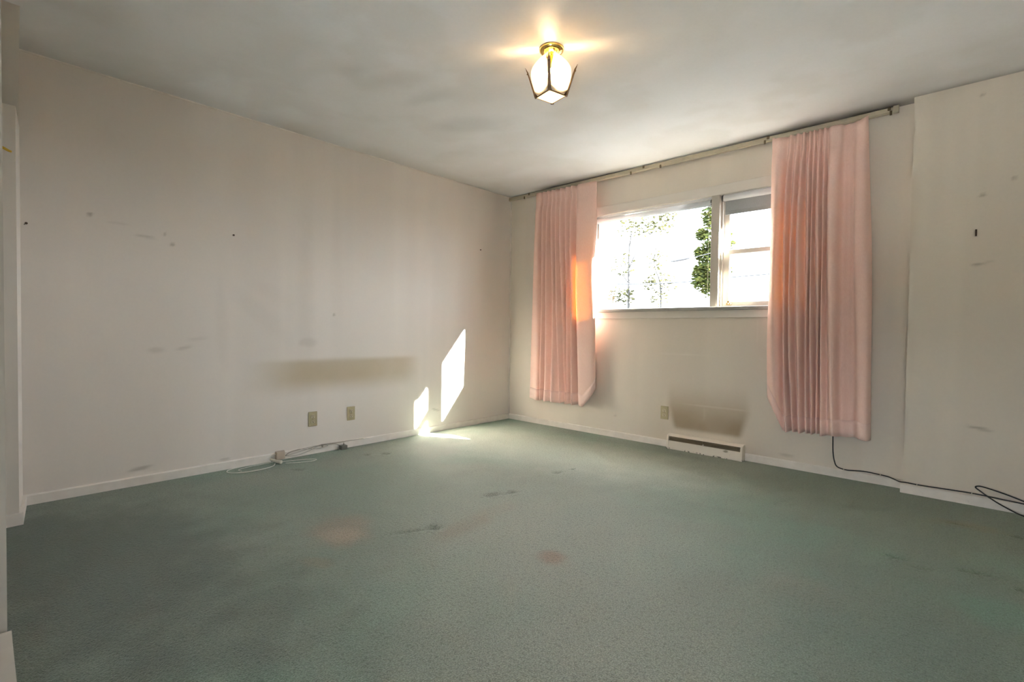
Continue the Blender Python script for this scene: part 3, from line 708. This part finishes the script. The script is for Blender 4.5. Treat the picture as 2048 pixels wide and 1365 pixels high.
# ------------------------------------------------------------------ wall outlets
def outlet(label, loc, wall):
    o = thing('wall_outlet', label, 'outlet', 'almond duplex outlets')
    o.location = loc; o.rotation_euler = (0, 0, PI / 2 if wall == 'A' else 0)     # local: faces -y
    pl_ = obj('plate', B((-0.035, 0.035, -0.006, 0.0, -0.057, 0.057)), M_ALMOND, o, bevel=0.004)
    for zc in (0.0195, -0.0195):
        bm = bmesh.new(); pts = []
        for i in range(28):
            a = 2 * PI * i / 28; pts.append((0.0165 * max(-0.95, min(0.95, 1.12 * math.cos(a))), zc + 0.0145 * max(-0.88, min(0.88, 1.1 * math.sin(a)))))
        add_prism(bm, pts, -0.0085, -0.004, 1); rc = obj('receptacle', bm, M_ALMOND2, o)
        obj('slot', B((-0.0075, -0.0050, -0.0092, -0.008, zc + 0.000, zc + 0.009)), M_SLOT, rc)
        obj('slot', B((0.0050, 0.0075, -0.0092, -0.008, zc + 0.001, zc + 0.008)), M_SLOT, rc)
        bm = bmesh.new(); add_lathe(bm, [(0.0032, -0.0092), (0.0032, -0.008)], 0, 0, zc - 0.0065, 14, 'Y'); obj('ground_hole', bm, M_SLOT, rc)
    bm = bmesh.new(); add_lathe(bm, [(0.003, -0.0078), (0.0035, -0.006)], 0, 0, 0, 14, 'Y'); obj('screw', bm, M_SCREW, o)
    return o
outlet('almond duplex outlet on the long wall, farther from the window', (0.0, -2.242, 0.272), 'A')
outlet('almond duplex outlet on the long wall, nearer the sun patches', (0.0, -1.918, 0.278), 'A')
outlet('almond duplex outlet on the window wall above the heat register', (1.833, 0.0, 0.288), 'B')

# ------------------------------------------------------------------ heat register
reg = thing('heat_register', 'chipped off-white baseboard heat register under the window', 'heat register')
X0, X1 = 1.888, 2.492
prof = [(0.0, 0.0), (-0.070, 0.0), (-0.065, 0.070), (-0.030, 0.072), (-0.030, 0.078), (0.0, 0.078)]
bm = bmesh.new(); add_prism(bm, prof, X0 + 0.004, X1 - 0.004, 0); obj('front_panel', bm, M_VENT, reg, bevel=0.002)
bm = bmesh.new(); add_prism(bm, [(0.0, 0.108), (-0.030, 0.108), (-0.056, 0.105), (-0.056, 0.109), (-0.030, 0.120), (0.0, 0.120)], X0, X1, 0); obj('top_lip', bm, M_VENT, reg)
for xa in (X0, X1 - 0.012):
    bm = bmesh.new(); add_prism(bm, [(0.0, 0.0), (-0.072, 0.0), (-0.065, 0.090), (-0.057, 0.112), (-0.030, 0.1205), (0.0, 0.1205)], xa - 0.002, xa + 0.014, 0); obj('end_cap', bm, M_VENT, reg, bevel=0.002)
obj('duct', B((X0 + 0.012, X1 - 0.012, -0.028, -0.001, 0.078, 0.108)), M_VOID, reg)
bm = bmesh.new()
n = 86
for i in range(n):
    x = X0 + 0.020 + (X1 - X0 - 0.04) * i / (n - 1)
    if abs(x - (X0 + X1) / 2) < 0.006: continue
    v = [bm.verts.new(p) for p in ((x - 0.001, -0.0635, 0.069), (x + 0.001, -0.0635, 0.069), (x + 0.001, -0.0545, 0.106), (x - 0.001, -0.0545, 0.106),
                                   (x - 0.001, -0.050, 0.069), (x + 0.001, -0.050, 0.069), (x + 0.001, -0.046, 0.106), (x - 0.001, -0.046, 0.106))]
    for f in ((0, 1, 2, 3), (4, 7, 6, 5), (0, 3, 7, 4), (1, 5, 6, 2)): bm.faces.new([v[j] for j in f])
add_box(bm, X0 + 0.012, X1 - 0.012, -0.0605, -0.052, 0.0935, 0.0950)
g = obj('grille_fins', bm, M_GRILL, reg); g['kind'] = 'stuff'
bm = bmesh.new(); xm = (X0 + X1) / 2; add_box(bm, xm - 0.003, xm + 0.003, -0.068, -0.045, 0.080, 0.104); add_box(bm, xm - 0.005, xm + 0.005, -0.074, -0.066, 0.096, 0.104)
obj('damper_lever', bm, M_GRILL, reg, bevel=0.001)

# ------------------------------------------------------------------ black coax cable on the right
cab = thing('coax_cable', 'black coax cable dropping from behind the curtain along the baseboard', 'cable')
bm = bmesh.new()
add_tube(bm, [(3.060, -0.012, 0.62), (3.064, -0.012, 0.40), (3.067, -0.014, 0.264), (3.070, -0.014, 0.168), (3.080, -0.015, 0.105), (3.098, -0.016, 0.072), (3.148, -0.017, 0.061), (3.20, -0.017, 0.066),
              (3.253, -0.017, 0.071), (3.32, -0.018, 0.068), (3.375, -0.022, 0.064), (3.415, -0.055, 0.060), (3.440, -0.102, 0.064), (3.475, -0.115, 0.068), (3.54, -0.115, 0.066), (3.66, -0.115, 0.069),
              (3.784, -0.115, 0.071), (3.88, -0.116, 0.066), (3.98, -0.118, 0.061), (4.10, -0.125, 0.050), (4.22, -0.150, 0.030), (4.27, -0.20, 0.012), (4.18, -0.24, 0.008), (4.08, -0.215, 0.005),
              (3.98, -0.170, 0.006), (3.90, -0.140, 0.034), (3.845, -0.125, 0.064), (3.806, -0.120, 0.092), (3.786, -0.118, 0.108), (3.792, -0.118, 0.117), (3.82, -0.118, 0.118), (3.90, -0.118, 0.100),
              (3.98, -0.122, 0.076), (4.08, -0.14, 0.045), (4.22, -0.2, 0.015), (4.40, -0.30, 0.006)], 0.0038, 10, 8)
obj('jacket', bm, M_BLACK, cab, True)
for (x, y, z) in [(3.135, -0.017, 0.062), (3.335, -0.019, 0.067), (3.525, -0.115, 0.066), (3.770, -0.115, 0.071)]:
    bm = bmesh.new(); add_box(bm, x - 0.0022, x + 0.0022, y - 0.0052, y + 0.004, z - 0.0052, z + 0.0052); obj('cable_clip', bm, M_CLIP, cab, bevel=0.0008)

# ------------------------------------------------------------------ small electrics by the left baseboard
jb = thing('junction_box', 'small beige phone junction box on the left baseboard', 'junction box')
obj('cover', B((0.013, 0.040, -2.528, -2.468, 0.010, 0.066)), M_JACK, jb, bevel=0.004)
obj('base_plate', B((0.013, 0.018, -2.531, -2.465, 0.007, 0.069)), M_JACK, jb)
bu = thing('wire_bundle', 'bundle of thin grey phone wires running along the left baseboard', 'wire')
def wire(pts, r=0.0016):
    bm = bmesh.new(); add_tube(bm, pts, r, 7, 7); return obj('wire', bm, M_GREYW, bu, True)
wire([(0.036, -2.466, 0.030), (0.030, -2.42, 0.050), (0.022, -2.34, 0.056), (0.020, -2.25, 0.060), (0.018, -2.16, 0.060), (0.017, -2.06, 0.058), (0.016, -1.95, 0.056), (0.016, -1.86, 0.055), (0.015, -1.81, 0.054)], 0.0018)
wire([(0.036, -2.466, 0.030), (0.034, -2.41, 0.034), (0.024, -2.33, 0.043), (0.022, -2.24, 0.056), (0.018, -2.17, 0.064), (0.017, -2.08, 0.061), (0.016, -1.98, 0.058), (0.016, -1.88, 0.056)])
wire([(0.036, -2.466, 0.028), (0.040, -2.40, 0.018), (0.034, -2.32, 0.026), (0.028, -2.24, 0.048), (0.022, -2.18, 0.060), (0.028, -2.13, 0.048), (0.026, -2.20, 0.040), (0.022, -2.28, 0.046), (0.024, -2.36, 0.058), (0.030, -2.43, 0.050), (0.036, -2.462, 0.034)])
wire([(0.022, -2.18, 0.062), (0.020, -2.12, 0.060), (0.022, -2.07, 0.052), (0.030, -2.035, 0.036), (0.036, -2.020, 0.026)], 0.0022)
bm = bmesh.new(); add_box(bm, 0.016, 0.028, -2.176, -2.170, 0.044, 0.066); obj('wire_tie', bm, M_GREYW, bu)
ad = thing('wire_adapter', 'small grey box adapter on the carpet at the end of the wires', 'adapter')
obj('case', B((0.018, 0.062, -2.030, -1.980, 0.001, 0.034)), M_ADAPT, ad, bevel=0.003)
bm = bmesh.new(); add_lathe(bm, [(0.005, 0.030), (0.005, 0.038), (0.003, 0.040), (0.003, 0.052)], 0.034, -1.998, 0, 12); obj('stub', bm, M_ADAPT, ad, True)
wc = thing('white_cord', 'thin white cord in loose loops on the carpet by the junction box', 'cord')
bm = bmesh.new()
add_tube(bm, [(0.020, -2.530, 0.050), (0.022, -2.555, 0.040), (0.024, -2.565, 0.022), (0.035, -2.570, 0.006), (0.030, -2.66, 0.004), (0.028, -2.76, 0.004), (0.050, -2.85, 0.004), (0.110, -2.875, 0.004), (0.165, -2.83, 0.004), (0.190, -2.75, 0.004),
              (0.185, -2.66, 0.004), (0.160, -2.60, 0.005), (0.125, -2.575, 0.008)], 0.0026, 8, 8)
add_tube(bm, [(0.075, -2.555, 0.010), (0.060, -2.62, 0.004), (0.060, -2.71, 0.004), (0.090, -2.80, 0.004), (0.140, -2.80, 0.004)], 0.0020, 8, 8)
add_tube(bm, [(0.110, -2.53, 0.010), (0.100, -2.47, 0.004), (0.125, -2.40, 0.004), (0.160, -2.335, 0.004), (0.190, -2.305, 0.004), (0.215, -2.320, 0.004), (0.215, -2.37, 0.004), (0.185, -2.45, 0.004), (0.150, -2.51, 0.006)], 0.0022, 8, 8)
obj('cord', bm, M_WHITEW, wc, True)
bm = bmesh.new(); add_tube(bm, [(0.045, -2.575, 0.024), (0.075, -2.560, 0.018), (0.105, -2.545, 0.014), (0.128, -2.532, 0.012)], lambda s: 0.008 + 0.006 * s, 14, 5); obj('plug', bm, M_PLUG, wc, True)

# ------------------------------------------------------------------ nails, anchors, hook
def nail(label, p, d, L=0.022):
    n_ = thing('nail', label, 'nail', 'nails left in the walls'); n_.location = p
    d = Vector(d).normalized(); bm = bmesh.new(); add_tube(bm, [tuple(-d * 0.004), tuple(d * L)], 0.0022, 8, 1, False); obj('shank', bm, M_NAIL, n_)
    bm = bmesh.new(); add_tube(bm, [tuple(d * (L - 0.001)), tuple(d * (L + 0.003))], 0.0062, 12, 1, False); obj('head', bm, M_NAIL, n_)
nail('dark nail in the middle of the long left wall', (0, -2.811, 1.613), (1, 0, -0.15))
nail('dark nail at the far left end of the left wall', (0.0, -3.83, 1.517), (1, 0.1, 0), 0.05)
nail('small nail on the left wall near the room corner', (0, -0.469, 1.812), (1, 0, -0.1), 0.010)
an = tag(obj('wall_anchor', B((3.748, 3.757, -0.112, -0.097, 1.556, 1.594)), M_NAIL, bevel=0.002), 'small dark metal wall anchor on the projecting right wall', 'wall anchor')
bm = bmesh.new(); add_tube(bm, [(0.90, -3.975, 1.690), (0.90, -3.945, 1.684), (0.905, -3.930, 1.680), (0.91, -3.914, 1.671), (0.912, -3.905, 1.668)], lambda s: 0.007 - 0.003 * s, 10, 6)
tag(obj('wall_hook', bm, M_YELLOW, None, True), 'yellow plastic hook sticking out at the far left edge', 'hook')

# ------------------------------------------------------------------ outdoors
struct('bounce_slab', B((1.5, 7.0, -12.0, -5.25, -0.6, -0.45)), simple('pale_bounce_surface', (0.72, 0.72, 0.72), 0.8))  # unseen pale slab added to bounce light up to the ceiling
struct('ground', B((-60, 60, -60, 90, -0.9, -0.6)), M_GROUND)
def leaf_cloud(bm, centers, n, size):
    for _ in range(n):
        cx, cy, cz, r = random.choice(centers)
        while True:
            p = Vector((random.uniform(-1, 1), random.uniform(-1, 1), random.uniform(-1, 1)))
            if p.length <= 1: break
        p = Vector((cx, cy, cz)) + p * r
        s = size * random.uniform(0.6, 1.3)
        m = Matrix.Rotation(random.uniform(0, 6.28), 3, 'Z') @ Matrix.Rotation(random.uniform(-1.2, 1.2), 3, 'X')
        pts = [(-0.5, 0, 0), (0, -0.32, 0.06), (0.5, 0, 0), (0, 0.32, 0.06)]
        bm.faces.new([bm.verts.new(p + m @ (Vector(q) * s)) for q in pts])
def tree(label, base, branches, clouds, n, size, mat, rtrunk):
    tr = thing('tree', label, 'tree', 'trees outside the window')
    bm = bmesh.new()
    for br, r0 in branches: add_tube(bm, br, lambda s, r0=r0: r0 * (1 - 0.75 * s), 8, 4)
    obj('trunk', bm, M_BARK, tr, True)
    bm = bmesh.new(); leaf_cloud(bm, clouds, n, size); fo = obj('foliage', bm, mat, tr); fo['kind'] = 'stuff'
    return tr

# leafy slender tree close to the window, behind the mullion
lc = [(0.60, 4.2, 2.95, 0.17), (0.66, 4.2, 2.78, 0.20), (0.74, 4.3, 2.62, 0.16), (0.62, 4.2, 2.50, 0.17), (0.56, 4.25, 2.32, 0.13), (0.62, 4.2, 2.18, 0.17), (0.50, 4.2, 2.06, 0.17),
      (0.58, 4.2, 1.92, 0.19), (0.52, 4.15, 1.80, 0.17), (0.62, 4.2, 1.70, 0.17), (0.72, 4.25, 2.0, 0.2), (0.74, 4.3, 2.4, 0.2), (0.74, 4.3, 3.1, 0.2), (0.44, 4.2, 2.30, 0.12), (0.40, 4.2, 1.86, 0.12), (0.44, 4.2, 2.62, 0.10), (0.40, 4.2, 2.0, 0.10)]
tree('leafy green tree just outside the window, beside the mullion', None,
     [([(0.86, 4.3, -0.6), (0.84, 4.3, 0.6), (0.80, 4.28, 1.6), (0.76, 4.28, 2.6), (0.72, 4.28, 3.4)], 0.05), ([(0.80, 4.28, 1.6), (0.68, 4.22, 1.78), (0.50, 4.18, 1.86)], 0.012),
      ([(0.78, 4.28, 2.1), (0.66, 4.22, 2.3), (0.44, 4.2, 2.38)], 0.012), ([(0.76, 4.28, 2.5), (0.66, 4.24, 2.75), (0.56, 4.2, 2.96)], 0.012)], lc, 4200, 0.075, M_LEAF, 0.05)
# sparse far trees with pale autumn leaves
tree('faint far tree with a straight thin trunk, left one outside', None,
     [([(-9.85, 20, -0.6), (-9.80, 20, 2.4), (-9.83, 20, 5.0), (-9.7, 20, 6.4)], 0.10), ([(-9.82, 20, 3.6), (-10.3, 20, 4.3), (-10.6, 20, 5.2)], 0.035), ([(-9.82, 20, 4.4), (-9.2, 20, 5.6), (-8.2, 20, 6.4), (-7.3, 20, 6.9)], 0.035),
      ([(-9.8, 20, 5.0), (-9.9, 20, 6.2), (-10.3, 20, 7.0)], 0.03)],
     [(-10.0, 20, 6.7, 0.7), (-9.0, 20, 6.6, 0.6), (-8.0, 20, 6.5, 0.6), (-7.6, 20, 7.2, 0.6), (-10.2, 20, 4.6, 0.7), (-10.6, 20, 3.0, 0.5), (-9.9, 20, 2.9, 0.5)], 1100, 0.20, M_LEAFY, 0.1)
tree('faint far tree with a crooked trunk, middle of the wide pane', None,
     [([(-8.1, 20.5, -0.6), (-8.15, 20.5, 2.2), (-8.25, 20.5, 3.6), (-8.6, 20.5, 4.6), (-8.5, 20.5, 5.6)], 0.07), ([(-8.2, 20.5, 3.2), (-7.8, 20.5, 3.9), (-7.5, 20.5, 4.6)], 0.03), ([(-8.2, 20.5, 3.0), (-8.7, 20.5, 3.4), (-9.0, 20.5, 4.2)], 0.03)],
     [(-8.5, 20.5, 4.9, 0.6), (-8.3, 20.5, 3.9, 0.6), (-7.8, 20.5, 3.6, 0.5), (-8.3, 20.5, 2.8, 0.5), (-8.9, 20.5, 3.6, 0.4)], 650, 0.18, M_LEAFY, 0.07)
cb = thing('utility_cable', 'thin utility cable with a thick grey splice crossing behind the wide pane', 'cable')
bm = bmesh.new(); add_tube(bm, [(-8.0, 3.9, 2.75), (-3.0, 3.9, 2.33), (-0.6, 3.9, 2.19), (0.04, 3.9, 2.175), (0.38, 3.9, 2.205), (0.66, 3.9, 2.24), (2.2, 3.9, 2.52), (6.0, 3.9, 3.5)], 0.006, 8, 6); obj('cable', bm, M_CABLEG, cb, True)
bm = bmesh.new(); add_tube(bm, [(0.05, 3.9, 2.176), (0.10, 3.9, 2.178), (0.24, 3.9, 2.192), (0.34, 3.9, 2.202), (0.38, 3.9, 2.206)], lambda s: 0.010 + 0.016 * math.sin(PI * min(1, max(0, s))) , 12, 5); obj('splice', bm, M_CABLEG, cb, True)
cb2 = thing('utility_cable', 'low grey utility cable seen behind the double-hung sash', 'cable')
bm = bmesh.new(); add_tube(bm, [(-12.0, 7.0, 2.9), (-3.0, 7.0, 2.20), (0.2, 7.0, 2.19), (3.0, 7.0, 2.34), (9.0, 7.0, 3.0)], 0.014, 8, 6); obj('cable', bm, M_CABLEG, cb2, True)
